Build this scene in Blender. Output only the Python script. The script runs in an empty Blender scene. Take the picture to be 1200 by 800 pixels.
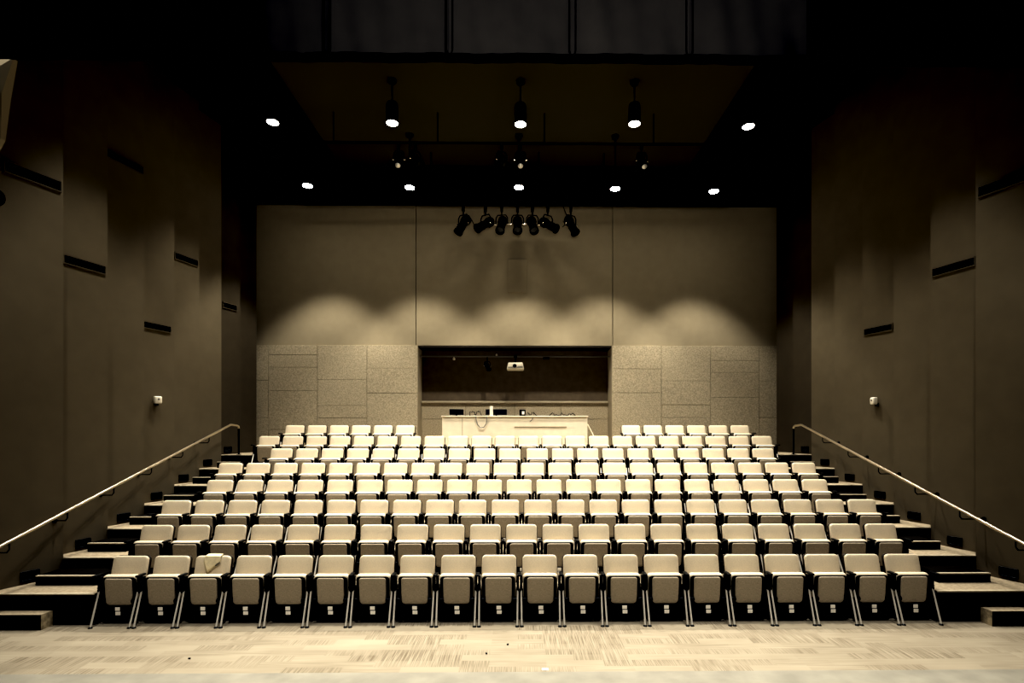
import bpy, bmesh, math, random
from mathutils import Vector, Matrix
random.seed(7)
S = bpy.context.scene
C = S.collection
R = math.radians

# ------------------------------------------------------------------ camera model
F, PX, PY, YAW, H = 646.0, 614.1, 505.0, 0.0114, 2.514
cY, sY = math.cos(YAW), math.sin(YAW)
def ray(x, y):
    a, b = (x - PX) / F, (PY - y) / F
    return Vector((a * cY + sY, -a * sY + cY, b))
def at(x, y, Y):
    d = ray(x, y); return Vector((0, 0, H)) + d * (Y / d.y)
def on_wall(x, y, p, q):
    """where the sight line meets the upright plane through plan points p and q"""
    d = ray(x, y); n = Vector((q[1] - p[1], p[0] - q[0], 0))
    t = n.dot(Vector((p[0], p[1], 0))) / n.dot(d)
    return Vector((0, 0, H)) + d * t

cam = bpy.data.cameras.new('camera'); cob = bpy.data.objects.new('camera', cam); C.objects.link(cob)
cob.location = (0, 0, H); cob.rotation_euler = (R(90), 0, -YAW)
cam.sensor_width = 36; cam.lens = F / 1200 * 36
cam.shift_x = -(PX - 600) / 1200; cam.shift_y = (PY - 400) / 1200
cam.clip_end = 100
S.camera = cob
S.view_settings.view_transform = 'Standard'
S.view_settings.look = 'None'
S.view_settings.exposure = .08
S.view_settings.gamma = .70
S.view_settings.use_curve_mapping = True
S.view_settings.curve_mapping.black_level = (.027, .0238, .0178)
S.view_settings.curve_mapping.update()

# ------------------------------------------------------------------ materials
def mat(name, col, rough=.6, metal=0, noise=0, nscale=40, bump=0, bscale=120, emit=None, spec=None):
    m = bpy.data.materials.new(name); m.use_nodes = True
    nt = m.node_tree; b = nt.nodes['Principled BSDF']
    b.inputs['Base Color'].default_value = (*col, 1); b.inputs['Roughness'].default_value = rough
    b.inputs['Metallic'].default_value = metal
    if spec is not None: b.inputs['Specular IOR Level'].default_value = spec
    tc = nt.nodes.new('ShaderNodeTexCoord')
    if noise:
        n = nt.nodes.new('ShaderNodeTexNoise'); n.inputs['Scale'].default_value = nscale; n.inputs['Detail'].default_value = 4
        nt.links.new(tc.outputs['Object'], n.inputs['Vector'])
        r = nt.nodes.new('ShaderNodeMapRange'); r.inputs[1].default_value = .3; r.inputs[2].default_value = .7
        r.inputs[3].default_value = 1 - noise; r.inputs[4].default_value = 1 + noise
        nt.links.new(n.outputs['Fac'], r.inputs[0])
        mx = nt.nodes.new('ShaderNodeVectorMath'); mx.operation = 'SCALE'; mx.inputs[0].default_value = col
        nt.links.new(r.outputs[0], mx.inputs['Scale']); nt.links.new(mx.outputs[0], b.inputs['Base Color'])
    if bump:
        n2 = nt.nodes.new('ShaderNodeTexNoise'); n2.inputs['Scale'].default_value = bscale; n2.inputs['Detail'].default_value = 3
        nt.links.new(tc.outputs['Object'], n2.inputs['Vector'])
        bp = nt.nodes.new('ShaderNodeBump'); bp.inputs['Strength'].default_value = bump; bp.inputs['Distance'].default_value = .01
        nt.links.new(n2.outputs['Fac'], bp.inputs['Height']); nt.links.new(bp.outputs[0], b.inputs['Normal'])
    if emit:
        b.inputs['Emission Color'].default_value = (*emit[0], 1); b.inputs['Emission Strength'].default_value = emit[1]
    return m

M = dict(
    fabric=mat('cream_fabric', (.74, .66, .52), .9, noise=.06, nscale=90, bump=.2, bscale=300, spec=.1),
    under=mat('brown_seat_underside', (.47, .415, .33), .95, noise=.25, nscale=140, bump=.2, spec=.1),
    shell=mat('dark_back_shell', (.030, .024, .016), .5),
    black=mat('black_metal', (.006, .006, .005), .45, spec=.25),
    lampblack=mat('black_lamp_paint', (.003, .003, .003), .6, spec=.12),
    blackmatt=mat('black_matt', (.004, .004, .004), .9, spec=.1),
    steel=mat('brushed_steel_tube', (.88, .85, .78), .36, .45),
    rail=mat('handrail_steel', (.75, .68, .55), .32, 1),
    label=mat('white_label', (.95, .93, .88), .6),
    wall=mat('olive_brown_wall_paint', (.145, .123, .084), .85, noise=.05, nscale=3, spec=.15),
    wallshade=mat('shade_painted_wall', (.075, .063, .043), .85, noise=.05, nscale=3, spec=.1),
    backwall=mat('tan_plaster', (.38, .332, .24), .85, noise=.03, nscale=4, spec=.15),
    acoustic=mat('rough_acoustic_board', (.47, .415, .31), .95, noise=.26, nscale=40, bump=.6, bscale=90, spec=.05),
    niche=mat('niche_side_paint', (.45, .40, .30), .85),
    nichedark=mat('dark_niche_back', (.15, .122, .088), .85, noise=.1, nscale=5, spec=.1),
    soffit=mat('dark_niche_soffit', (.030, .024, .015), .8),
    ceiling=mat('dark_olive_ceiling', (.085, .077, .057), .9, spec=.05),
    drop=mat('black_drop_and_shade', (.004, .004, .003), .95, spec=.05),
    tread=mat('tan_step_carpet', (.40, .345, .255), .95, noise=.18, nscale=25, bump=.2, spec=.05),
    nosing=mat('pale_step_nosing', (.62, .56, .44), .7, noise=.08),
    riser=mat('dark_stained_riser', (.040, .031, .018), .7, noise=.5, nscale=9, spec=.2),
    stepblack=mat('dark_step_rubber', (.012, .010, .007), .8, spec=.1),
    plinth=mat('scuffed_brown_plinth', (.42, .36, .25), .8, noise=.5, nscale=14),
    desk=mat('cream_desk_laminate', (.86, .79, .65), .6, noise=.04, nscale=6),
    groove=mat('desk_joint', (.28, .23, .15), .8),
    screen=mat('dark_screen', (.008, .008, .010), .3),
    white=mat('white_plastic', (.80, .76, .66), .45),
    proj=mat('pale_projector_plastic', (.62, .57, .46), .45),
    grey=mat('grey_plastic', (.18, .17, .15), .5),
    curtain=mat('black_curtain_cloth', (.048, .044, .040), .85, noise=.06, nscale=5, spec=.1),
    hem=mat('curtain_hem_cloth', (.014, .013, .011), .9, spec=.05),
    lens=mat('lit_lamp_lens', (1, .96, .85), .4, emit=((1, .95, .84), 28)),
    lenswide=mat('lit_wall_lamp_lens', (1, .96, .85), .4, emit=((1, .95, .84), 95)),
    glass=mat('spotlight_lens', (.02, .02, .018), .3, spec=.3),
    glint=mat('pale_highlight', (.75, .73, .68), .3, .5),
    silver=mat('polished_lamp_rim', (.75, .72, .65), .25, 1),
    reflector=mat('tan_reflector_board', (.36, .31, .21), .8),
    cloth=mat('pale_cotton_cloth', (.80, .72, .52), .9, noise=.08, nscale=30),
    lip=mat('vent_frame_paint', (.11, .09, .055), .6),
    louvre=mat('steplight_face', (.012, .015, .018), .4),
    dust=mat('white_tape', (.9, .86, .76), .7),
)

def node_floor():
    m = bpy.data.materials.new('striped_carpet_planks'); m.use_nodes = True
    nt = m.node_tree; N = nt.nodes; L = nt.links; b = N['Principled BSDF']; b.inputs['Roughness'].default_value = .95
    b.inputs['Specular IOR Level'].default_value = .05
    tc = N.new('ShaderNodeTexCoord')
    br = N.new('ShaderNodeTexBrick'); br.offset = .5; br.inputs['Scale'].default_value = 1
    br.inputs['Brick Width'].default_value = .62; br.inputs['Row Height'].default_value = .155; br.inputs['Mortar Size'].default_value = 0
    br.inputs['Color1'].default_value = (0, 0, 0, 1); br.inputs['Color2'].default_value = (1, 1, 1, 1); br.inputs['Bias'].default_value = 0
    L.new(tc.outputs['Object'], br.inputs['Vector'])
    def streak(scale, seed):
        mp = N.new('ShaderNodeMapping'); mp.inputs['Scale'].default_value = scale; mp.inputs['Location'].default_value = (seed, seed, 0)
        L.new(tc.outputs['Object'], mp.inputs['Vector'])
        n = N.new('ShaderNodeTexNoise'); n.inputs['Scale'].default_value = 1; n.inputs['Detail'].default_value = 2
        L.new(mp.outputs[0], n.inputs['Vector']); return n.outputs['Fac']
    s1 = streak((110, 2.2, 1), 3); s2 = streak((1.5, 60, 1), 8); s3 = streak((1.2, 2.5, 1), 5)
    gt = N.new('ShaderNodeMath'); gt.operation = 'GREATER_THAN'; gt.inputs[1].default_value = .5
    L.new(br.outputs['Color'], gt.inputs[0])
    mxs = N.new('ShaderNodeMix'); mxs.data_type = 'FLOAT'
    L.new(gt.outputs[0], mxs.inputs[0]); L.new(s2, mxs.inputs[2]); L.new(s1, mxs.inputs[3])
    thr = N.new('ShaderNodeMapRange'); thr.inputs[1].default_value = .40; thr.inputs[2].default_value = .62
    L.new(mxs.outputs[0], thr.inputs[0])
    tone = N.new('ShaderNodeMapRange'); tone.inputs[3].default_value = .0; tone.inputs[4].default_value = .5
    L.new(br.outputs['Color'], tone.inputs[0])
    mul = N.new('ShaderNodeMath'); mul.operation = 'MULTIPLY'; L.new(thr.outputs[0], mul.inputs[0]); L.new(tone.outputs[0], mul.inputs[1])
    ad = N.new('ShaderNodeMath'); ad.operation = 'MULTIPLY_ADD'; ad.inputs[1].default_value = 1.0
    L.new(s3, ad.inputs[0]); ad.inputs[1].default_value = .38; L.new(mul.outputs[0], ad.inputs[2])
    cr = N.new('ShaderNodeValToRGB'); e = cr.color_ramp.elements
    e[0].position = .12; e[0].color = (.40, .36, .285, 1); e[1].position = .80; e[1].color = (.19, .16, .115, 1)
    L.new(ad.outputs[0], cr.inputs[0]); L.new(cr.outputs[0], b.inputs['Base Color'])
    return m
M['carpet'] = node_floor()
M['stage'] = mat('pale_grey_stage_floor', (.30, .285, .24), .7, noise=.12, nscale=3)

# ------------------------------------------------------------------ mesh helpers
def obj(name, bm, m, parent=None, smooth=False):
    me = bpy.data.meshes.new(name)
    bmesh.ops.recalc_face_normals(bm, faces=bm.faces)
    bm.to_mesh(me); bm.free()
    ms = m if isinstance(m, (list, tuple)) else [m]
    for x in ms: me.materials.append(x)
    if smooth:
        for p in me.polygons: p.use_smooth = True
        try: me.set_sharp_from_angle(angle=R(40))
        except Exception: pass
    o = bpy.data.objects.new(name, me); C.objects.link(o)
    if parent: o.parent = parent
    return o
def tag(o, label, cat, group=None):
    o['label'] = label; o['category'] = cat
    if group: o['group'] = group
    return o
def thing(name, label, cat, loc=(0, 0, 0), rz=0, group=None):
    o = bpy.data.objects.new(name, None); C.objects.link(o); o.location = loc; o.rotation_euler = (0, 0, rz)
    o.empty_display_size = .1
    return tag(o, label, cat, group)
def struct(name, bm, m, smooth=False):
    o = obj(name, bm, m, None, smooth); o['kind'] = 'structure'; return o
def new(): return bmesh.new()
def box(bm, x0, x1, y0, y1, z0, z1, bev=0, seg=2, mtx=None):
    r = bmesh.ops.create_cube(bm, size=1)
    vs = r['verts']
    for v in vs:
        v.co = Vector(((x0 + x1) / 2 + v.co.x * (x1 - x0), (y0 + y1) / 2 + v.co.y * (y1 - y0), (z0 + z1) / 2 + v.co.z * (z1 - z0)))
    if bev:
        es = list({e for v in vs for e in v.link_edges})
        rr = bmesh.ops.bevel(bm, geom=es, offset=bev, segments=seg, affect='EDGES', profile=.5)
        vs = list({v for f in rr['faces'] for v in f.verts} | {v for v in vs if v.is_valid})
    if mtx: bmesh.ops.transform(bm, matrix=mtx, verts=[v for v in vs if v.is_valid])
    return vs
def tube(bm, pts, r, n=10, cap=True):
    pts = [Vector(p) for p in pts]; rings = []
    up0 = None
    for i, p in enumerate(pts):
        if i == 0: d = pts[1] - p
        elif i == len(pts) - 1: d = p - pts[i - 1]
        else: d = (pts[i + 1] - p).normalized() + (p - pts[i - 1]).normalized()
        d.normalize()
        if up0 is None:
            u = d.orthogonal().normalized()
        else:
            u = (up0 - d * up0.dot(d)).normalized()
        up0 = u; w = d.cross(u)
        rr = r[i] if isinstance(r, (list, tuple)) else r
        rings.append([bm.verts.new(p + (u * math.cos(2 * math.pi * k / n) + w * math.sin(2 * math.pi * k / n)) * rr) for k in range(n)])
    for a, b in zip(rings, rings[1:]):
        for k in range(n): bm.faces.new((a[k], a[(k + 1) % n], b[(k + 1) % n], b[k]))
    if cap:
        bm.faces.new(rings[0][::-1]); bm.faces.new(rings[-1])
def lathe(bm, prof, n=24, mtx=None):
    """prof: list of (r, z) about z"""
    rings = []
    allv = []
    for r, z in prof:
        if r < 1e-6: ring = [bm.verts.new((0, 0, z))]
        else: ring = [bm.verts.new((r * math.cos(2 * math.pi * k / n), r * math.sin(2 * math.pi * k / n), z)) for k in range(n)]
        rings.append(ring); allv += ring
    for a, b in zip(rings, rings[1:]):
        for k in range(n):
            q = (a[k % len(a)], a[(k + 1) % len(a)], b[(k + 1) % len(b)], b[k % len(b)])
            u = []
            for v in q:
                if v not in u: u.append(v)
            if len(u) > 2: bm.faces.new(u)
    if mtx: bmesh.ops.transform(bm, matrix=mtx, verts=allv)
def slab(bm, w, h, t, rc, re, dome=0, rb=None, mtx=None, sag=0):
    """upholstered slab in the XZ plane, z from 0 to h, centred on y=0; rc top corner radius, rb bottom corner radius, re edge rounding"""
    rb = rc if rb is None else rb
    def outline(i):
        pts = []
        for cx, cz, r, a0 in ((w / 2, h, rc, 0), (-w / 2, h, rc, 90), (-w / 2, 0, rb, 180), (w / 2, 0, rb, 270)):
            sx = -1 if cx > 0 else 1; sz = -1 if cz > 0 else 1
            r2 = max(r, .001)
            ox, oz = cx + sx * r2, cz + sz * r2
            rr = max(r2 - i, .0005); 
            if r2 < i: ox += sx * (i - r2); oz += sz * (i - r2)
            for k in range(6):
                a = R(a0 + 90 * k / 5)
                x, z = ox + rr * math.cos(a), oz + rr * math.sin(a)
                if sag and z < h * .3: z -= sag * (1 - (2 * x / w) ** 2) * (1 - z / (h * .3))
                pts.append((x, z))
        return pts
    rings = []; allv = []
    prof = []
    for k in range(5):
        a = R(90 * k / 4); prof.append((re * (1 - math.sin(a)), -t / 2 + re * (1 - math.cos(a))))
    seq = [(min(w, h) * .3, -t / 2 - dome), (re * 2.5, -t / 2 - dome * .6)] + prof + [(i, -y) for i, y in prof[::-1]]
    for i, y in seq:
        ring = [bm.verts.new((x, y, z)) for x, z in outline(i)]
        rings.append(ring); allv += ring
    n = len(rings[0])
    for a, b in zip(rings, rings[1:]):
        for k in range(n): bm.faces.new((a[k], a[(k + 1) % n], b[(k + 1) % n], b[k]))
    bm.faces.new(rings[0][::-1]); bm.faces.new(rings[-1])
    if mtx: bmesh.ops.transform(bm, matrix=mtx, verts=allv)
def prism(bm, poly, z0, z1):
    a = [bm.verts.new((x, y, z0)) for x, y in poly]; b = [bm.verts.new((x, y, z1)) for x, y in poly]
    n = len(poly)
    for k in range(n): bm.faces.new((a[k], a[(k + 1) % n], b[(k + 1) % n], b[k]))
    bm.faces.new(a[::-1]); bm.faces.new(b)
def T(x, y, z): return Matrix.Translation((x, y, z))
def Rx(a): return Matrix.Rotation(R(a), 4, 'X')
def Ry(a): return Matrix.Rotation(R(a), 4, 'Y')
def Rz(a): return Matrix.Rotation(R(a), 4, 'Z')
def kids(o): return list(o.children)
def copy_tree(o, parent=None):
    c = o.copy(); C.objects.link(c)
    if parent: c.parent = parent
    for ch in kids(o): copy_tree(ch, c)
    return c

# ------------------------------------------------------------------ seating layout
SC = 1.0577
P = .55
Y0, DY = 7.21, .91          # front of the first tier, row depth
Z1, DZ = .405, .2606        # height of the first tier, rise per tier
OFF = {1: -4.9185, 2: -5.1451, 3: -5.3975, 4: -5.1745, 5: -5.4382, 6: -4.8419, 7: -5.481, 8: -5.2615}
CNT = {1: 20, 2: 21, 3: 22, 4: 21, 5: 22, 6: 20, 7: 22, 8: 12}
def seat_xs(k):
    xs = []
    for i in range(CNT[k]):
        s = i * P
        if k == 6 and i >= 10: s += .047
        if k == 8 and i >= 6: s = 7.9517 * SC + (i - 6) * P
        xs.append(OFF[k] * SC + s)
    return xs
def tier_z(k): return Z1 + (k - 1) * DZ if k > 0 else 0.0
def tier_y(k): return Y0 + (k - 1) * DY
YB = 15.0                   # back wall

# ------------------------------------------------------------------ floor, tiers
bm = new(); box(bm, -9, 9, 5.76, 16.2, -.12, 0); struct('floor', bm, M['carpet'])
bm = new(); box(bm, -9, 9, -3, 5.755, -.12, .004, .004, 1); struct('floor_stage', bm, M['stage'])
TD = .23
LIN = {0: 6.72, 1: 6.63, 2: 6.66, 3: 6.68, 4: 6.71, 5: 6.75, 6: 6.77, 7: 6.80, 8: 6.83, 9: 6.85}
RIN = {0: 6.88, 1: 6.81, 2: 6.82, 3: 6.83, 4: 6.83, 5: 6.80, 6: 6.79, 7: 6.82, 8: 6.84, 9: 6.85}
def two_tone(o):
    """treads take the second material, risers the first"""
    for p in o.data.polygons: p.material_index = 1 if p.normal.z > .7 else 0
for k in range(1, 8):
    xs = seat_xs(k); a, b = xs[0] - .285, xs[-1] + .285
    y = tier_y(k); ye = tier_y(k + 1) + .4 if k < 7 else YB + .6
    bm = new()
    prism(bm, [(-7.0, y), (a, y), (a, y + .17), (b, y + .17), (b, y), (7.0, y), (7.0, ye), (-7.0, ye)], max(0, tier_z(k) - DZ - .02) if k > 1 else 0, tier_z(k))
    o = struct('floor_tier_%d' % k, bm, [M['riser'], M['tread']]); two_tone(o)
    for x0, x1 in ((-7.0, a), (b, 7.0)):
        bm = new(); box(bm, x0, x1, y - .006, y + .03, tier_z(k) - .012, tier_z(k) + .004); obj('nosing', bm, M['nosing'], o)
ordw = ['first', 'second', 'third', 'fourth', 'fifth', 'sixth', 'seventh', 'eighth', 'ninth', 'tenth', 'eleventh', 'twelfth', 'thirteenth',
        'fourteenth', 'fifteenth', 'sixteenth', 'seventeenth', 'eighteenth', 'nineteenth', 'twentieth', 'twenty-first', 'twenty-second']
for side, sg, IN in (('left', -1, LIN), ('right', 1, RIN)):
    for k in range(1, 7):
        xs = seat_xs(k + 1); e = (xs[0] - .30) if sg < 0 else (xs[-1] + .30)
        bm = new()
        wx = lambda f: sg * 6.59
        prism(bm, [(e, tier_y(k) + .40), (e, tier_y(k + 1) - .002), (wx(1), tier_y(k + 1) - .002), (wx(.42), tier_y(k) + .40)], tier_z(k) + .001, tier_z(k) + DZ / 2)
        o = obj('aisle_step', bm, M['stepblack'])
        tag(o, 'dark half-height aisle step on the %s stair, %s one up from the floor' % (side, ordw[k - 1]), 'step', 'half-height aisle steps')
        bm = new(); z = tier_z(k) + DZ / 2
        prism(bm, [(e, tier_y(k) + .394), (e, tier_y(k) + .44), (wx(.46), tier_y(k) + .44), (wx(.42), tier_y(k) + .394)], z - .010, z + .004)
        obj('nosing', bm, M['nosing'], o)
    bm = new()
    e = sg * 6.02 + (.09 if sg > 0 else 0)
    prism(bm, [(e, 7.03), (e, 7.205), (sg * (IN[0] - .004), 7.205), (sg * (IN[0] + TD * .19), 7.03)], 0, .195)
    o = obj('entry_step', bm, [M['riser'], M['tread'], M['plinth']])
    for p in o.data.polygons:
        p.material_index = 1 if p.normal.z > .7 else (2 if abs(p.normal.x) > .7 else 0)
    tag(o, 'low box step on the carpet at the foot of the %s aisle stair' % side, 'step', 'low box steps')

# ------------------------------------------------------------------ walls
TOP = 9.6
def tooth_wall(name, sg, IN):
    pts = []
    ys = [tier_y(k) + .0 for k in range(1, 9)]
    ybs = [tier_y(k) + .91 for k in range(0, 9)]          # far edges of the panels: 7.21, 8.12, ...
    pts.append((sg * (6.5 + .05), 3.2)); pts.append((sg * 6.45, 3.9))
    prev = 3.9
    for j, yb in enumerate([4.48, 5.39, 6.30]):
        pts.append((sg * (6.52 + TD), yb - .91 + .02)); pts.append((sg * 6.52, yb))
    for k, yb in enumerate(ybs):
        pts.append((sg * (IN[k] + TD + (.08 if k == 1 else 0)), yb - .91 + .02)); pts.append((sg * IN[k], yb))
    out = [(sg * 7.35, pts[-1][1] + .02), (sg * 7.35, YB + .3), (sg * 7.9, YB + .3), (sg * 7.9, 3.2)]
    bm = new(); prism(bm, pts + out, 0, TOP); o = struct(name, bm, [M['wall'], M['wallshade']])
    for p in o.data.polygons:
        if abs(p.normal.z) < .5 and p.center.y > tier_y(7) + .03: p.material_index = 1      # shade painted onto the last panels by the back wall
    return o
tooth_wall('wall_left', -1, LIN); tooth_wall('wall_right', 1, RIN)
def panel_pts(sg, k):
    """plan end points of side panel k (far edge at tier_y(k)+.91)"""
    IN = LIN if sg < 0 else RIN
    return (sg * (IN[k] + TD + (.08 if k == 1 else 0)), tier_y(k) + .02), (sg * IN[k], tier_y(k) + .91)

zt, zj = at(600, 241, YB).z, at(600, 405, YB).z
xl, xr = at(281.5, 400, YB).x, at(927, 400, YB).x
j1, j2 = at(487.5, 400, YB).x, at(718, 400, YB).x
for i, (a, b) in enumerate(((-7.4, j1), (j1, j2), (j2, 7.4))):
    bm = new(); box(bm, a + .008, b - .008, YB, YB + .12, zj, zt + .3, .006, 1); struct('wall_back_panel_%d' % (i + 1), bm, M['backwall'])
bm = new(); box(bm, -7.9, 7.9, YB + .75, YB + .9, 0, TOP); box(bm, -7.4, 7.4, YB + .1, YB + .3, zj + .06, TOP); struct('wall_back', bm, M['nichedark'])
# rough acoustic boards each side of the niche: columns of boards with open joints
NX0, NX1 = at(489.5, 440, YB - .05).x, at(717, 440, YB - .05).x
def board_columns(name, edges, cuts):
    bm = new()
    for (a, b), cs in zip(zip(edges, edges[1:]), cuts):
        zs = [tier_z(7)] + sorted(at(600, y, YB - .05).z for y in cs) + [zj]
        for z0, z1 in zip(zs, zs[1:]):
            d = random.uniform(0, .008)
            box(bm, a + .004, b - .004, YB - .055 - d, YB + .12, z0 + .003, z1 - .003, .003, 1)
    return struct(name, bm, M['acoustic'])
ex = lambda l: [at(x, 440, YB - .05).x for x in l]
board_columns('wall_back_board_left', ex([268, 314.5, 372, 430, 489.3]), [(446, 489.5), (416, 430.5, 458, 503), (445, 475, 489.5), (431.5, 460.5)])
board_columns('wall_back_board_right', ex([717.2, 775, 832.6, 889.5, 940]), [(432, 460), (446, 474, 489), (422, 436, 465.5), (446, 489)])
# the niche
bm = new(); box(bm, NX0 - .25, NX0, YB - .03, YB + .75, tier_z(7), zj - .01); struct('wall_niche_left', bm, M['niche'])
bm = new(); box(bm, NX1, NX1 + .25, YB - .03, YB + .75, tier_z(7), zj - .01); struct('wall_niche_right', bm, M['niche'])
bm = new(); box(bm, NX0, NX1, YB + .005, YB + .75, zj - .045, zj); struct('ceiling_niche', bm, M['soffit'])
YN = YB + .62
zs = at(600, 472, YN).z
bm = new(); box(bm, NX0, NX1, YN, YN + .1, zs, zj - .05); struct('wall_niche_back', bm, M['nichedark'])
bm = new()
nx = [NX0, at(546, 480, YN).x, at(603, 480, YN).x, at(657, 480, YN).x, NX1]
for a, b in zip(nx, nx[1:]):
    zc = at(600, 491, YN).z
    box(bm, a + .004, b - .004, YN - .07, YN + .1, tier_z(7), zc - .004, .003, 1); box(bm, a + .004, b - .004, YN - .07, YN + .1, zc + .004, zs, .003, 1)
struct('wall_niche_dado', bm, M['acoustic'])
bm = new(); box(bm, NX0 + .01, NX1 - .01, YN - .12, YN - .02, zs - .005, zs + .05, .004, 1); struct('trim_1', bm, M['niche'])
bm = new(); box(bm, -8, 8, 3.2, YB + 1, TOP, TOP + .15); struct('ceiling', bm, M['ceiling'])
for nm, x0, x1 in (('ceiling_shade_left', -7.9, -4.75), ('ceiling_shade_right', 4.6, 7.9)):  # black sheets added in place of the shade along the ceiling's sides
    bm = new(); box(bm, x0, x1, 3.2, 14.75, TOP - .10, TOP); struct(nm, bm, M['drop'])
bm = new(); box(bm, -7.9, 7.9, 14.75, YB + .05, zt - .01, TOP); struct('ceiling_drop', bm, M['drop'])
# shallow painted access cover on the wall
bm = new(); p = at(595, 304, YB); q = at(617.5, 343, YB); box(bm, p.x, q.x, YB - .035, YB, q.z, p.z, .006, 1)
tag(obj('access_panel', bm, M['backwall']), 'shallow wall-coloured access panel high on the back wall below the spotlights', 'panel')

# ------------------------------------------------------------------ wall fittings
def wall_frame(sg, k):
    p, q = panel_pts(sg, k); d = Vector((q[0] - p[0], q[1] - p[1], 0)).normalized()
    n = Vector((0, 0, 1)).cross(d) * (1 if sg > 0 else -1)
    if n.x * sg > 0: n = -n
    return Vector((p[0], p[1], 0)), d, n
def fit_mtx(o, d, n):
    return Matrix(((d.x, -n.x, 0, o.x), (d.y, -n.y, 0, o.y), (0, 0, 1, o.z), (0, 0, 0, 1)))   # local x along the wall, -y into the room
def vent(sg, k, xa, xb, yc, h, label):
    p, d, n = wall_frame(sg, k); pp, qq = panel_pts(sg, k)
    A = on_wall(xa, yc, pp, qq); B = on_wall(xb, yc, pp, qq); c = on_wall((xa + xb) / 2, yc, pp, qq)
    L = min((B - A).length, .84)
    t0 = (c - Vector((pp[0], pp[1], c.z))).dot(d)
    full = math.hypot(qq[0] - pp[0], qq[1] - pp[1]); t0 = max(L / 2 + .03, min(full - L / 2 - .03, t0))
    c = Vector((pp[0], pp[1], 0)) + d * t0 + Vector((0, 0, c.z))
    t = thing('wall_vent', label, 'vent', (0, 0, 0), 0, 'slot vents in the side walls')
    t.matrix_world = fit_mtx(c, d, n)
    bm = new(); w = .014
    box(bm, -L / 2, L / 2, -.025, 0, -h / 2, -h / 2 + w); box(bm, -L / 2, L / 2, -.025, 0, h / 2 - w, h / 2)
    box(bm, -L / 2, -L / 2 + w, -.025, 0, -h / 2 + w, h / 2 - w); box(bm, L / 2 - w, L / 2, -.025, 0, -h / 2 + w, h / 2 - w)
    obj('frame', bm, M['lip'], t)
    bm = new(); box(bm, -L / 2 + w, L / 2 - w, -.006, 0, -h / 2 + w, h / 2 - w)
    for i in range(3):
        z = -h / 2 + w + (i + .5) * (h - 2 * w) / 3
        box(bm, -L / 2 + w, L / 2 - w, -.016, -.005, z - .004, z + .004)
    obj('grille', bm, M['blackmatt'], t)
LV = [(1, 8, 70, 207, .16, 'long dark slot vent on the left wall, the one nearest the stage'),
      (2, 75, 123, 310, .14, 'dark slot vent on the left wall at mid height, on the second wall panel'),
      (4, 167, 200, 383, .13, 'lowest dark slot vent on the left wall, above the white sensor'),
      (3, 128, 167, 190, .14, 'shadowed slot vent near the top of the left wall'),
      (5, 205, 231, 304, .14, 'slot vent in the shadow edge of the left wall, fifth panel back'),
      (7, 261, 277, 359, .14, 'small slot vent on the left wall panel closest to the back wall')]
for k, a, b, y, h, l in LV: vent(-1, k, a, b, y, h, l)
RV = [(1, 1148, 1210, 214, .16, 'long dark slot vent on the right wall, the one nearest the stage'),
      (2, 1093, 1142, 313, .14, 'dark slot vent on the right wall at mid height, on the second wall panel'),
      (4, 1013, 1046, 386, .13, 'lowest dark slot vent on the right wall, above the white sensor')]
for k, a, b, y, h, l in RV: vent(1, k, a, b, y, h, l)
# step lights set in the wall at every tier
def steplight(sg, k, side):
    pp, qq = panel_pts(sg, k); p, d, n = wall_frame(sg, k)
    c = Vector((pp[0], pp[1], 0)) + d * .52 + Vector((0, 0, tier_z(k) + .11))
    t = thing('step_light', 'black recessed step light low on the %s wall beside tier %s' % (side, ordw[k - 1]), 'light', (0, 0, 0), 0, 'step lights along the aisle stairs')
    t.matrix_world = fit_mtx(c, d, n)
    bm = new(); w, h = .115, .068
    box(bm, -w, w, -.02, 0, -h, -h + .018, .003, 1); box(bm, -w, w, -.02, 0, h - .018, h, .003, 1)
    box(bm, -w, -w + .018, -.02, 0, -h + .018, h - .018); box(bm, w - .018, w, -.02, 0, -h + .018, h - .018)
    obj('frame', bm, M['black'], t)
    bm = new(); box(bm, -w + .018, w - .018, -.008, 0, -h + .018, h - .018)
    for i in range(3): box(bm, -w + .018, w - .018, -.016, -.006, -.045 + i * .033, -.035 + i * .033)
    obj('louvre_face', bm, M['louvre'], t)
for side, sg in (('left', -1), ('right', 1)):
    for k in range(1, 8): steplight(sg, k, side)
# white sensors
for side, sg, x, y in (('left', -1, 182.5, 469), ('right', 1, 1028.5, 470)):
    pp, qq = panel_pts(sg, 4); p, d, n = wall_frame(sg, 4); c = on_wall(x, y, pp, qq)
    t = thing('wall_sensor', 'small white sensor box on a bracket on the %s wall' % side, 'sensor', (0, 0, 0), 0, 'white wall sensors')
    t.matrix_world = fit_mtx(c, d, n)
    bm = new(); box(bm, -.065, .065, -.115, -.03, -.062, .075, .022, 3, mtx=Rz(18 * sg)); obj('body', bm, M['white'], t, True)
    bm = new(); box(bm, -.03, .03, -.045, 0, -.10, -.035, .006, 1); obj('bracket', bm, M['black'], t)
    bm = new(); lathe(bm, [(0, 0), (.016, 0), (.016, .012), (0, .014)], 14, T(0, -.112, .02) @ Rx(90)); o = obj('eye', bm, M['grey'], t)
    o.matrix_local = Rz(18 * sg)

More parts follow.
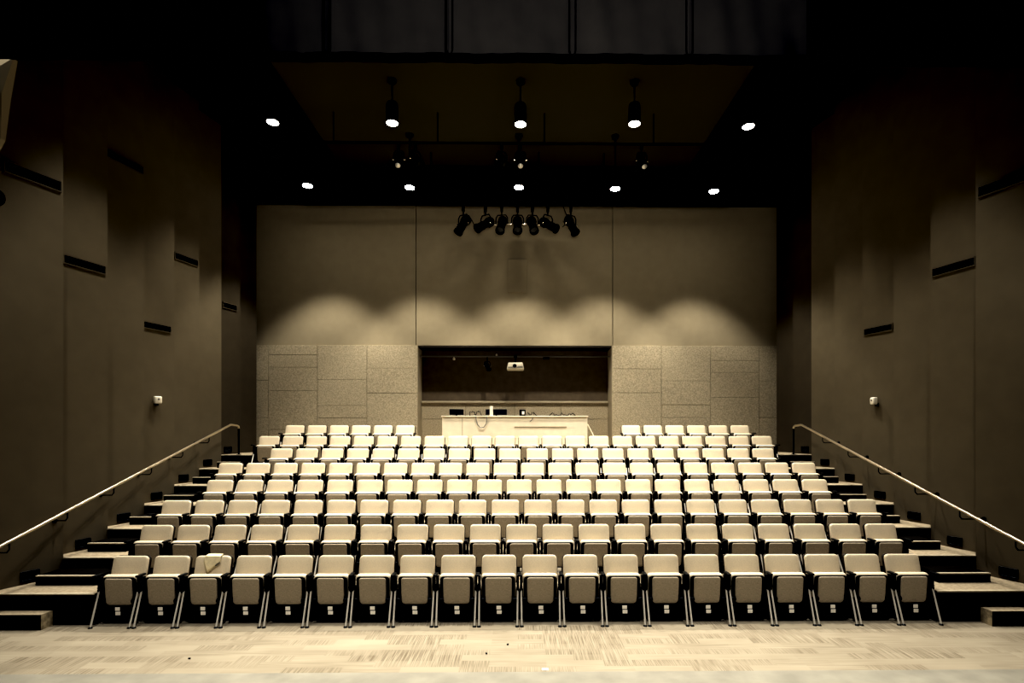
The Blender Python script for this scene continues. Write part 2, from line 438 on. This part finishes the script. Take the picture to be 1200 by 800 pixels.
# handrails
for side, sg in (('left', -1), ('right', 1)):
    t = thing('handrail', 'sloping round steel handrail along the %s aisle stair' % side, 'handrail', (sg * 6.48, 0, 0), 0, 'aisle handrails')
    ya, yb = 5.85, 12.50
    zf = lambda y: 2.652 + (y - 12.50) * DZ / DY
    bm = new()
    tube(bm, [(0, ya, zf(ya)), (0, yb, zf(yb)), (-sg * .0, yb + .05, zf(yb) + .004), (0, yb + .30, zf(yb) - .01), (0, yb + .36, zf(yb) - .03), (0, yb + .38, zf(yb) - .07)], .024, 12)
    obj('rail', bm, M['rail'], t, True)
    bm = new(); tube(bm, [(0, yb + .38, zf(yb) - .06), (0, yb + .38, tier_z(7) + .012)], .022, 10)
    po = obj('end_post', bm, M['black'], t, True)
    bm = new(); lathe(bm, [(0, 0), (.05, 0), (.05, .012), (0, .012)], 16, T(0, yb + .38, tier_z(7))); obj('base_flange', bm, M['black'], po)
    for k in range(-1, 7):
        y = tier_y(k) + .80
        if y < ya or y > yb: continue
        wx = sg * (LIN if sg < 0 else RIN)[max(0, k)] - sg * 6.48 + sg * .03
        bm = new(); tube(bm, [(0, y, zf(y) - .02), (0, y, zf(y) - .10), (sg * .03, y, zf(y) - .14), (wx, y, zf(y) - .14)], .009, 8)
        lathe(bm, [(0, 0), (.032, 0), (.032, .02), (0, .02)], 14, T(wx, y, zf(y) - .14) @ Ry(90) @ T(0, 0, -.012)) 
        obj('bracket', bm, M['black'], t, True)

# ------------------------------------------------------------------ the chairs
def make_chair(h, name):
    t = thing(name, 'cream folding auditorium chair', 'chair')
    bm = new(); slab(bm, .468, .37, .060, .055, .026, .006, .04, mtx=T(0, .200, .474 + h) @ Rx(-14)); bk = obj('backrest', bm, M['fabric'], t, True)
    bm = new(); slab(bm, .486, .385, .022, .060, .008, 0, .04, mtx=T(0, .200, .466 + h) @ Rx(-14) @ T(0, .036, 0)); obj('back_shell', bm, M['shell'], bk, True)
    tl = T(0, .05, .44 + h) @ Rx(5) @ T(0, -.05, -.44 - h)
    bm = new(); slab(bm, .456, .345, .095, .045, .036, .0, .05, mtx=tl @ T(0, .108, .280 + h)); st = obj('seat', bm, M['fabric'], t, True)
    bm = new(); slab(bm, .350, .345, .034, .03, .012, .003, .045, mtx=tl @ T(0, .044, .250 + h), sag=.022); obj('underside_panel', bm, M['under'], st, True)
    bm = new(); slab(bm, .432, .345, .022, .045, .006, 0, .05, mtx=tl @ T(0, .056, .262 + h)); obj('seat_pan', bm, M['black'], st, True)
    for s in (-1, 1):
        bm = new(); lathe(bm, [(0, -.032), (.024, -.032), (.032, -.024), (.032, .024), (.024, .032), (0, .032)], 16, tl @ T(s * .205, .020, .305 + h) @ Ry(90)); obj('pivot_knob', bm, M['black'], st, True)
    for s in (-1, 1):
        bm = new()
        vs = box(bm, s * .253 - .017, s * .253 + .017, .03, .10, .43 + h, .612 + h, .004, 1)
        box(bm, s * .256 - .013, s * .256 + .013, .02, .24, .40 + h, .455 + h, .004, 1)
        sp = obj('side_post', bm, M['black'], t)
        bm = new(); box(bm, s * .252 - .016, s * .252 + .016, .018, .055, .462 + h, .480 + h, .005, 2); obj('collar', bm, M['black'], sp)
        bm = new(); tube(bm, [(s * .252, .05, .47 + h), (s * .252, .035, .43 + h), (s * .246, -.118, .015)], .0125, 10); lg = obj('leg', bm, M['steel'], t, True)
        bm = new(); lathe(bm, [(0, 0), (.026, 0), (.026, .008), (.016, .018), (0, .018)], 16, T(s * .246, -.122, 0)); obj('foot_pad', bm, M['black'], lg)
    bm = new(); box(bm, -.301, -.249, -.025, .13, .618 + h, .645 + h, .011, 3); obj('armrest', bm, M['black'], t, True)
    bm = new(); box(bm, -.244, .244, .01, .05, .135 + h, .225 + h, .005, 2); 
    cb = obj('crossbar', bm, M['black'], t)
    return t, cb
def add_plates(cb, h):
    for z in (.205, .146):
        bm = new(); box(bm, -.027 + (.004 if z < .15 else 0), .037 + (.006 if z < .15 else 0), .0055, .011, z - .024 + h * .92, z + .024 + h * .92, .002, 1)
        o = obj('number_plate', bm, M['label'], cb); o['label'] = 'small white number plate'
protoF, cbF = make_chair(0, 'folding_chair'); add_plates(cbF, 0)
bm = new(); box(bm, -.243, .243, .055, .075, .02, .14, .004, 1); obj('kick_panel', bm, M['blackmatt'], protoF)
HB = -.144
protoB, cbB = make_chair(HB, 'folding_chair'); add_plates(cbB, HB)
def end_arm(root, h):
    bm = new(); box(bm, .249, .301, -.025, .13, .618 + h, .645 + h, .011, 3); obj('armrest', bm, M['black'], root, True)
rowname = {1: 'the front row', 8: 'the back row'}
usedF = usedB = False
for k in range(1, 9):
    xs = seat_xs(k); n = len(xs); rn = rowname.get(k, 'the %s row' % ordw[k - 1])
    for i, x in enumerate(xs):
        if k == 1:
            o = copy_tree(protoF)
        else:
            o = copy_tree(protoB)
        if i == n - 1 or (k == 8 and i == 5): end_arm(o, 0 if k == 1 else HB)
        o.location = (x, tier_y(k), tier_z(k - 1))
        if k == 8:
            if i in (5, 6): l = 'cream folding chair in the back row next to the control desk on its %s' % ('left' if i == 5 else 'right')
            else: l = 'cream folding auditorium chair, %s from the %s end of the back row' % (ordw[i if i < 6 else 11 - i], 'left' if i < 6 else 'right')
        elif i == 0: l = 'cream folding auditorium chair at the left aisle end of %s from the stage' % rn if k > 1 else 'cream folding auditorium chair with slanted black leg at the left end of the front row'
        elif i == n - 1: l = 'cream folding auditorium chair at the right aisle end of %s from the stage' % rn if k > 1 else 'cream folding auditorium chair with slanted black leg at the right end of the front row'
        elif k == 1 and i == 2: l = 'front-row cream folding chair with a pale cloth hung over its backrest'
        else: l = 'cream folding auditorium chair, %s from the left in %s%s' % (ordw[i], rn, ' from the stage' if k > 1 else '')
        o['label'] = l; o['group'] = 'cream folding chairs in %s' % rn
for pr in (protoF, protoB):
    def kill(o):
        for c in kids(o): kill(c)
        bpy.data.objects.remove(o)
    kill(pr)

# pale cloth over the third front-row backrest
x3 = seat_xs(1)[2]
bm = new()
fy = lambda z: .163 + (z - .474) * .249
pts = [[(-.105, fy(.79), .79), (-.09, fy(.83), .832), (-.08, .30, .850), (-.08, .345, .80)],
       [(-.075, fy(.70), .70), (-.055, fy(.82), .832), (-.04, .30, .853), (-.04, .35, .78)],
       [(-.045, fy(.612), .612), (-.005, fy(.81), .830), (.0, .30, .854), (.0, .35, .77)],
       [(.035, fy(.69), .69), (.055, fy(.81), .832), (.06, .30, .852), (.06, .35, .79)],
       [(.115, fy(.755), .755), (.12, fy(.82), .832), (.12, .30, .850), (.12, .345, .80)]]
vg = [[bm.verts.new(p) for p in row] for row in pts]
for a, b in zip(vg, vg[1:]):
    for i in range(3): bm.faces.new((a[i], a[i + 1], b[i + 1], b[i]))
bmesh.ops.subdivide_edges(bm, edges=bm.edges[:], cuts=3, use_grid_fill=True, smooth=.6)
for v in bm.verts: v.co += Vector((math.sin(v.co.z * 90) * .003, -abs(math.sin(v.co.x * 60 + v.co.z * 25)) * .008 - .006, 0))
o = obj('draped_cloth', bm, M['cloth'], None, True); o.location = (x3, tier_y(1), 0)
md = o.modifiers.new('thick', 'SOLIDIFY'); md.thickness = .008; md.offset = 1
tag(o, 'pale cloth hung over the backrest of a front-row chair', 'cloth')
bm = new(); tube(bm, [(.06, .205, .715), (.08, .21, .735), (.10, .212, .75), (.09, .208, .735), (.115, .214, .755)], .008, 8)
o2 = obj('tie_string', bm, M['grey'], o, True)

# ------------------------------------------------------------------ control desk at the back
YD = 14.0
a, b = at(517, 487, YD), at(689.5, 487, YD); zd = a.z
t = thing('control_desk', 'long cream control desk in the gap of the back row', 'desk', (0, 0, 0))
tz = tier_z(7)
bm = new(); box(bm, a.x + .02, b.x - .02, YD + .02, YD + .06, tz, zd - .03, .003, 1); fp = obj('front_panel', bm, M['desk'], t)
bm = new(); box(bm, a.x, b.x, YD, YD + .75, zd - .03, zd, .004, 1); obj('desk_top', bm, M['desk'], t)
for x in (a.x + .02, b.x - .06):
    bm = new(); box(bm, x, x + .04, YD + .065, YD + .70, tz, zd - .032); obj('end_panel', bm, M['desk'], t)
sx = at(541.7, 490, YD).x
bm = new(); box(bm, sx - .004, sx + .004, YD + .017, YD + .022, tz + .02, zd - .04); obj('panel_joint', bm, M['groove'], fp)
l0, l1 = at(603, 500, YD), at(664, 500, YD)
bm = new(); box(bm, l0.x, l1.x, YD + .012, YD + .022, l0.z - .012, l0.z + .004); obj('slot_rail', bm, M['groove'], fp)
bm = new(); q0, q1 = at(689.3, 497, YD), at(697, 513, YD)
tube(bm, [(q0.x - .01, YD + .08, q0.z), (q1.x, YD + .08, q1.z), (q1.x + .08, YD + .08, tz + .01)], .02, 8); obj('brace', bm, M['desk'], t)
bm = new(); cl = [at(x, y, YD - .02) for x, y in ((557.5, 486.6), (558, 491), (559.5, 497), (563, 501), (567, 500.5), (570, 496), (570.5, 490), (570.3, 486.6))]
cl[0].y += .05; cl[-1].y += .05
tube(bm, cl, .011, 8); tag(obj('hanging_cable', bm, M['grey'], None, True), 'grey cable hanging in a loop over the front edge of the control desk', 'cable')
def monitor(x0, x1, yt, Y, rz, label):
    p, q = at(x0, yt, Y), at(x1, 487, Y); w = q.x - p.x; hh = p.z - zd
    t = thing('monitor', label, 'monitor', ((p.x + q.x) / 2, Y, zd), R(rz))
    bm = new(); box(bm, -w / 2, w / 2, -.015, .015, .03, hh, .006, 2, mtx=Rx(-6)); obj('display_case', bm, M['screen'], t)
    bm = new(); box(bm, -.02, .02, .0, .04, .0, .12); box(bm, -.1, .1, -.05, .09, 0, .012); obj('stand', bm, M['black'], t)
    bm = new(); box(bm, -w / 2 + .015, w / 2 - .015, .0155, .018, .05, hh - .02, mtx=Rx(-6)); obj('screen', bm, M['screen'], t)
monitor(526.5, 544, 479.2, YD + .25, 28, 'angled dark monitor at the left end of the control desk')
monitor(569, 594, 479.3, YD + .32, -4, 'wide dark monitor behind the pale tube on the control desk')
p = at(575.8, 475.5, YD + .12); bm = new(); rr = .043
lathe(bm, [(0, 0), (rr, 0), (rr, p.z - zd - .02), (rr * .9, p.z - zd), (0, p.z - zd)], 18); o = obj('pale_tube', bm, M['white'], None, True); o.location = (p.x, YD + .12, zd)
tag(o, 'upright pale tube standing on the control desk before the wide monitor', 'tube')
p = at(612.5, 487, YD + .2); t = thing('desk_phone', 'small dark box with a white face on the middle of the control desk', 'phone', (p.x, YD + .2, zd))
bm = new(); box(bm, -.085, .075, -.05, .06, 0, .165, .012, 2); obj('case', bm, M['black'], t)
bm = new(); box(bm, -.02, .045, -.055, -.048, .04, .12, .003, 1); obj('face', bm, M['white'], t)
def tangle(x0, x1, Y, hgt, label, n=14):
    p, q = at(x0, 487, Y), at(x1, 487, Y); bm = new(); pp = []
    for i in range(n):
        f = i / (n - 1); pp.append((p.x + (q.x - p.x) * f + random.uniform(-.03, .03), Y + random.uniform(-.06, .06), zd + .012 + (hgt * random.random() if 0 < i < n - 1 else 0)))
    tube(bm, pp, .010, 6); tag(obj('cable_tangle', bm, M['black'], None, True), label, 'cable')
tangle(550, 563, YD + .12, .13, 'dark cable heaped on the control desk left of the pale tube')
tangle(617, 629, YD + .12, .09, 'dark cable heaped on the control desk right of the small box')
tangle(644, 673, YD + .12, .07, 'long dark cable tangle near the right end of the control desk', 22)
bm = new(); tube(bm, [at(624.5, 489.5, YD - .004), at(623.5, 491.5, YD + .015), at(621, 494, YD + .014)], .008, 6)
tag(obj('cable_end', bm, M['grey'], None, True), 'short cable end dangling on the front of the control desk', 'cable')

# ------------------------------------------------------------------ niche equipment
YP = YB + .28
p = at(604, 417.5, YP); za = p.z
bm = new(); tube(bm, [(NX0 + .002, YP, za), (NX1 - .002, YP, za)], .024, 10); tag(obj('niche_pipe', bm, M['grey'], None, True), 'thin horizontal pipe under the top of the back wall niche', 'pipe')
c = at(604, 429, YP - .1)
t = thing('projector', 'pale projector hanging from the niche pipe', 'projector', (c.x, c.y, c.z))
bm = new(); vs = box(bm, -.235, .235, -.16, .20, -.11, .09, .035, 3)
for v in bm.verts:
    if v.co.z > 0: v.co.x *= .88
obj('case', bm, M['proj'], t, True)
bm = new(); lathe(bm, [(.0, 0), (.045, 0), (.055, .02), (.05, .04), (.03, .03), (0, .03)], 18, T(-.02, -.155, -.01) @ Rx(90)); obj('lens', bm, M['black'], t, True)
bm = new(); box(bm, -.20, .20, -.166, -.158, -.055, -.035); box(bm, .07, .20, -.166, -.158, -.025, -.012); obj('grille', bm, M['grey'], t)
bm = new(); tube(bm, [(0, .1, .085), (0, .1, za - c.z - .02)], .025, 10); box(bm, -.09, .09, .02, .18, .085, .11, .005, 1); box(bm, -.04, .04, .06, .14, za - c.z - .05, za - c.z + .03, .008, 1); obj('mount', bm, M['black'], t)

def spotlight(loc, aim, label, group=None, size=1.0, name='stage_spotlight', glint=False):
    """hangs from a pipe at loc; the lens looks along aim"""
    aim = Vector(aim).normalized(); pan = math.degrees(math.atan2(aim.x, -aim.y)) * .6
    t = thing(name, label, 'spotlight', loc, 0, group)
    s = size
    bm = new(); box(bm, -.025 * s, .025 * s, -.03 * s, .03 * s, -.06 * s, .045 * s, .01 * s, 2); tube(bm, [(.0, 0, -.05 * s), (0, 0, -.12 * s)], .011 * s, 8); obj('clamp', bm, M['lampblack'], t)
    bz = T(0, 0, -.30 * s) @ Rz(pan)
    bm = new(); w = .115 * s
    tube(bm, [(-w, 0, 0), (-w, 0, .12 * s), (-w * .7, 0, .175 * s), (w * .7, 0, .175 * s), (w, 0, .12 * s), (w, 0, 0)], .010 * s, 8)
    bmesh.ops.transform(bm, matrix=bz, verts=bm.verts); yk = obj('yoke', bm, M['lampblack'], t, True)
    for sd in (-1, 1):
        bm = new(); lathe(bm, [(0, -.015 * s), (.022 * s, -.015 * s), (.022 * s, .015 * s), (0, .015 * s)], 12, bz @ T(sd * (w + .014 * s), 0, 0) @ Ry(90)); obj('yoke_knob', bm, M['silver'], yk, True)
    d = bz @ Rz(-pan) @ aim.to_track_quat('-Z', 'Y').to_matrix().to_4x4()   # the barrel runs along local z, lens at -z
    bm = new()
    lathe(bm, [(0, .20 * s), (.05 * s, .195 * s), (.085 * s, .15 * s), (.092 * s, .06 * s), (.075 * s, .03 * s), (.068 * s, -.04 * s), (.078 * s, -.06 * s), (.078 * s, -.20 * s), (.092 * s, -.205 * s), (.092 * s, -.235 * s), (.078 * s, -.235 * s), (.076 * s, -.20 * s), (0, -.20 * s)], 20, d)
    bd = obj('lamp_body', bm, M['lampblack'], t, True)
    bm = new(); lathe(bm, [(0, -.212 * s), (.04 * s, -.209 * s), (.074 * s, -.203 * s), (.074 * s, -.200 * s), (0, -.200 * s)], 20, d); obj('lens', bm, M['glass'], bd, True)
    if glint:  # pale dome added for the highlight on the lamp front
        bm = new(); lathe(bm, [(0, -.262 * s), (.03 * s, -.257 * s), (.058 * s, -.238 * s), (.060 * s, -.225 * s), (0, -.225 * s)], 20, d); obj('highlight_dome', bm, M['glint'], bd, True)
    bm = new()
    for a in range(4): box(bm, -.05 * s, .05 * s, -.004 * s, .004 * s, (.07 + a * .03) * s, (.075 + a * .03) * s, mtx=d @ T(0, -.092 * s, 0))
    obj('cooling_fins', bm, M['lampblack'], bd)
    return t
# a dark clamp lamp and a small spot left in the niche
spotlight(tuple(at(571, 417.5, YP) - Vector((0, 0, .055))), (.3, -.6, -.6), 'small black spotlight on the niche pipe left of the projector', None, .7)
p = at(532, 420.5, YP); bm = new(); lathe(bm, [(0, -.035), (.03, -.03), (.038, 0), (.03, .02), (.012, .06), (0, .065)], 16)
o = obj('clip_lamp', bm, M['white'], None, True); o.location = p; tag(o, 'tiny white clip lamp at the left of the niche pipe', 'lamp')
p = at(582, 415.5, YP - .03); bm = new(); lathe(bm, [(0, -.03), (.026, -.026), (.03, 0), (.02, .02), (0, .025)], 16)
o = obj('clip_lamp', bm, M['white'], None, True); o.location = p; tag(o, 'tiny white clip lamp on the niche pipe close to the projector', 'lamp')
p = at(640, 419.5, YP); bm = new(); box(bm, -.09, .09, -.04, .04, -.035, .02, .01, 2); o = obj('junction_box', bm, M['black']); o.location = p
tag(o, 'flat black junction box on the niche pipe right of the projector', 'box')

# ------------------------------------------------------------------ pendant lamps
YA, YL = 11.15, 13.2
LCOL = (1, .955, .87)
def spot_light(loc, power, angle, blend, rad=.06, aim=(0, 0, -1)):
    ld = bpy.data.lights.new('lamp_or_fill_beam', 'SPOT'); ld.energy = power; ld.spot_size = R(angle); ld.spot_blend = blend
    ld.shadow_soft_size = rad; ld.color = LCOL
    lo = bpy.data.objects.new('lamp_or_fill_beam', ld); C.objects.link(lo); lo.location = loc
    lo.rotation_euler = Vector(aim).to_track_quat('-Z', 'Y').to_euler()
    return lo
def pendant(loc, label, group, stem, lens='lens'):
    t = thing('pendant_lamp', label, 'lamp', loc, 0, group)
    bm = new(); lathe(bm, [(.105, .0), (.118, -.005), (.120, .02), (.118, .34), (.10, .40), (.05, .425), (0, .43)], 28); obj('housing', bm, M['black'], t, True)
    bm = new(); lathe(bm, [(0, .012), (.112, .012), (.112, -.006), (.106, -.012), (0, -.014)], 28); obj('lens', bm, M[lens], t, True)
    bm = new(); tube(bm, [(0, 0, .42), (0, 0, stem - .05)], .012, 8); obj('stem', bm, M['black'], t)
    bm = new(); lathe(bm, [(0, stem - .09), (.05, stem - .085), (.085, stem - .05), (.085, stem), (0, stem)], 20); obj('canopy', bm, M['black'], t, True)
A = [(319.5, 143), (459.5, 144), (610, 145.5), (743.5, 145), (877, 148)]
B = [(360.5, 217.5), (480, 219.5), (608, 219.5), (721, 221), (836.5, 224)]
nm = ['far left', 'left of centre', 'centre', 'right of centre', 'far right']
for i, (x, y) in enumerate(A):
    p = at(x, y, YA); pendant(p, 'lit black pendant lamp in the upper row, %s' % nm[i], 'upper row of pendant lamps', TOP - p.z - (.10 if i in (0, 4) else 0))
    spot_light(p - Vector((0, 0, .05)), 1350, 86, .9)
for i, (x, y) in enumerate(B):
    p = at(x, y, YL); pendant(p, 'lit black pendant lamp in the lower row before the back wall, %s' % nm[i], 'lower row of pendant lamps', TOP - p.z - (.10 if abs(p.x) > 4.6 else 0), 'lenswide')
    spot_light(p - Vector((0, 0, .05)), 960, 85, .45, .09)

# ------------------------------------------------------------------ pipes and spotlights
YM = 12.3
zm = at(605, 168, YM).z
bm = new(); tube(bm, [(at(318, 168, YM).x, YM, zm), (at(893, 168, YM).x, YM, zm)], .024, 10)
t = thing('lighting_pipe', 'thin black lighting pipe slung between the two rows of pendant lamps', 'pipe', (0, 0, 0)); obj('bar', bm, M['lampblack'], t, True)
for x in (391, 513, 638, 766):
    p = at(x, 168, YM); bm = new(); tube(bm, [(p.x, YM, zm + .02), (p.x, YM, TOP)], .012, 8); obj('hanger_rod', bm, M['lampblack'], t)
for x, am, l in ((320, (-.2, -.7, -.7), 'far left stage spotlight on the pipe below the upper pendant lamps'), (467.5, (0, -.5, -.8), 'stage spotlight with bright rim under the second upper pendant lamp'),
                 (487, (.5, -.4, -.6), 'dark stage spotlight turned aside, beside the second upper pendant lamp'), (610, (0, -.5, -.8), 'stage spotlight with bright rim under the middle upper pendant lamp'),
                 (588, (.3, -.4, -.6), 'dark stage spotlight turned aside, left of the middle one on the pipe'),
                 (752, (.15, -.5, -.8), 'stage spotlight with bright rim under the fourth upper pendant lamp'), (893, (.3, -.7, -.7), 'far right stage spotlight on the pipe below the upper pendant lamps')):
    spotlight((at(x, 168, YM).x, YM, zm - .068), am, l, 'spotlights on the middle pipe', 1.0, glint='bright' in l)
YF = 14.05
zf_ = at(605, 240.5, YF).z
bm = new(); tube(bm, [(-5.4, YF, zf_), (5.4, YF, zf_)], .026, 10)
t = thing('lighting_pipe', 'black lighting pipe along the top edge of the back wall', 'pipe', (0, 0, 0)); obj('bar', bm, M['lampblack'], t, True)
for x in (-5, -2.2, 2.2, 5):
    bm = new(); tube(bm, [(x, YF, zf_ + .02), (x, YF, TOP)], .012, 8); obj('hanger_rod', bm, M['lampblack'], t)
seven = [(543, (-.42, -.35, -.85)), (569, (-.62, -.4, -.5)), (588, (-.12, -.55, -.7)), (606.5, (0, -.55, -.7)), (624, (.12, -.55, -.7)), (642, (.62, -.4, -.5)), (669, (.36, -.35, -.85))]
sn = ['far left', 'second from left', 'third from left', 'middle', 'third from right', 'second from right', 'far right']
for i, (x, am) in enumerate(seven):
    spotlight((at(x, 240, YF).x, YF, zf_ - .09), am, 'black stage spotlight before the back wall, %s of the seven in a row' % sn[i], 'seven spotlights before the back wall', 1.3)
# feed cables between the spotlights
bm = new(); tube(bm, [at(549, 252, YF + .2), at(553, 258, YF + .2), at(556, 264, YF + .2), at(562, 262, YF + .2)], .010, 6); tag(obj('feed_cable', bm, M['black'], None, True), 'black cable drooping between the two leftmost spotlights of the seven', 'cable')
bm = new(); tube(bm, [at(660, 242, YF + .2), at(664, 252, YF + .2), at(665, 261, YF + .2), at(659, 266, YF + .2)], .010, 6); tag(obj('feed_cable', bm, M['black'], None, True), 'black cable drooping between the two rightmost spotlights of the seven', 'cable')
# outlet strip over them
p, q = at(605, 228, YF - .1), at(634, 235, YF - .1)
t = thing('outlet_strip', 'dark outlet strip with a row of tiny studs above the spotlights', 'outlet', (0, 0, 0))
bm = new(); box(bm, p.x, q.x, YF - .1, YF, q.z, p.z, .006, 1); obj('case', bm, M['shell'], t)
for i in range(7):
    x = p.x + .05 + i * .075; bm = new(); lathe(bm, [(0, 0), (.009, 0), (.009, .01), (0, .012)], 10, T(x, YF - .1, (p.z + q.z) / 2) @ Rx(90)); obj('stud', bm, M['silver'], t)
bm = new(); 
for x in (p.x + .05, q.x - .05): tube(bm, [(x, YF - .05, p.z - .01), (x, YF - .05, TOP)], .008, 6)
obj('bracket', bm, M['black'], t)

# ------------------------------------------------------------------ proscenium border curtain
YC = 5.0
za = at(600, 66.5, YC).z
t = thing('border_curtain', 'black border curtain hanging across the top of the stage opening', 'curtain', (0, 0, 0))
bm = new(); nx, nz = 360, 14; g = []
seams = [at(x, 30, YC).x for x in (112, 252, 387, 528, 670, 805, 945, 1085)]
for j in range(nz + 1):
    row = []
    z = za + (3.0) * (j / nz) ** 1.3
    for i in range(nx + 1):
        x = -6.2 + 12.4 * i / nx
        dm = min(abs(x - s) for s in seams)
        y = YC + 0.012 * math.sin(x * 7 + math.sin(x * 2.1)) + .010 * math.sin(x * 23 + z * 3) - .03 * math.exp(-(dm / .03) ** 2)
        y += .03 * math.sin((x * 6 + z * 5)) * math.exp(-((dm - .15) / .2) ** 2)
        row.append(bm.verts.new((x, y, z + .002 * math.sin(x * 1.3))))
    g.append(row)
for a, b in zip(g, g[1:]):
    for i in range(nx): bm.faces.new((a[i], a[i + 1], b[i + 1], b[i]))
obj('drop_cloth', bm, M['curtain'], t, True)
bm = new(); g = []
for j, (dz, dy) in enumerate(((.012, -.03), (-.01, -.042), (-.045, -.042), (-.06, 0), (-.04, .03), (.01, .03))):
    g.append([bm.verts.new((-6.2 + 12.4 * i / 160, YC + dy + .006 * math.sin(i * .6), za + dz + .002 * math.sin((-6.2 + 12.4 * i / 160) * 1.3) + .003 * math.sin(i * 1.9))) for i in range(161)])
for a, b in zip(g, g[1:]):
    for i in range(160): bm.faces.new((a[i], a[i + 1], b[i + 1], b[i]))
obj('hem', bm, M['hem'], t, True)
for s in seams:
    for d in (-.028, .028):
        bm = new(); tube(bm, [(s + d, YC - .075, za + 2.9), (s + d, YC - .075, za + .01), (s + d * .6, YC - .07, za - .02)], .007, 6); obj('tie_cord', bm, M['hem'], t)

# tan reflector board and a spotlight nose just inside the left edge of the view
bm = new(); yp = 5.6
quad = [at(15.5, 68, yp), at(7.5, 113, yp), at(1.0, 162, yp), at(-40, 240, yp), at(-90, 230, yp), at(-90, 68, yp)]
ca = at(-1, 92, yp); 
f = [bm.verts.new(p) for p in quad]; bk = [bm.verts.new(p + Vector((0, .05, 0))) for p in quad]
f[1].co.y -= .05
cv = bm.verts.new(ca + Vector((0, -.10, 0)))
n = len(f)
for i in range(n):
    bm.faces.new((f[i], f[(i + 1) % n], cv)); bm.faces.new((f[i], bk[i], bk[(i + 1) % n], f[(i + 1) % n]))
bm.faces.new(bk)
tag(obj('reflector_board', bm, M['reflector']), 'folded tan reflector board at the upper left edge of the stage opening', 'board')
o = spotlight(tuple(at(-22, 196, 6.0)), (.9, -.3, -.2), 'black spotlight poking in from the left edge below the reflector board', None, 1.0)

# tiny litter on the carpet
for i, (x, y, m, l) in enumerate(((639, 784.5, 'dust', 'small white tape scrap at the carpet edge before the front row'),
                                  (595, 755.5, 'black', 'tiny dark speck on the carpet below the middle of the front row'),
                                  (570, 766, 'black', 'tiny dark speck on the carpet nearer the stage edge'),
                                  (222, 772, 'black', 'tiny dark speck on the carpet towards the left side'))):
    d = ray(x, y); p = Vector((0, 0, H)) + d * (-H / d.z)
    bm = new(); r = .035 if m == 'dust' else .011
    box(bm, -r, r, -r * .7, r * .7, 0, .004 if m == 'dust' else .012, .001, 1); o = obj('paper_scrap' if m == 'dust' else 'carpet_speck', bm, M[m]); o.location = (p.x, p.y, .002); o.rotation_euler = (0, 0, i)
    tag(o, l, 'scrap' if m == 'dust' else 'speck')

# ------------------------------------------------------------------ the house lights nearer the stage (their lamps hang behind the border, out of view), then added fill spots
for x in (-4.95, -2.5, .05, 2.5, 4.95):
    spot_light((x, 8.3, 8.9), 900, 76, .6)
for x in (-5.0, -2.5, 0, 2.5, 5.0):
    spot_light((x, 5.5, 9.0), 700, 62, .7, .06, (0, .28, -1))
for x in (-4, 0, 4):  # added unseen spots: bounce off the stage floor fills the front row
    spot_light((x, 2.0, 7.8), 2400, 84, .9)
sp = spot_light((.2, .8, 3.6), 1300, 80, 1, .3, (0, 4.2, 2.9))  # added unseen spot that brightens the middle of the border curtain
w = bpy.data.worlds.new('world'); S.world = w; w.use_nodes = True
w.node_tree.nodes['Background'].inputs[0].default_value = (1, .9, .7, 1); w.node_tree.nodes['Background'].inputs[1].default_value = .004
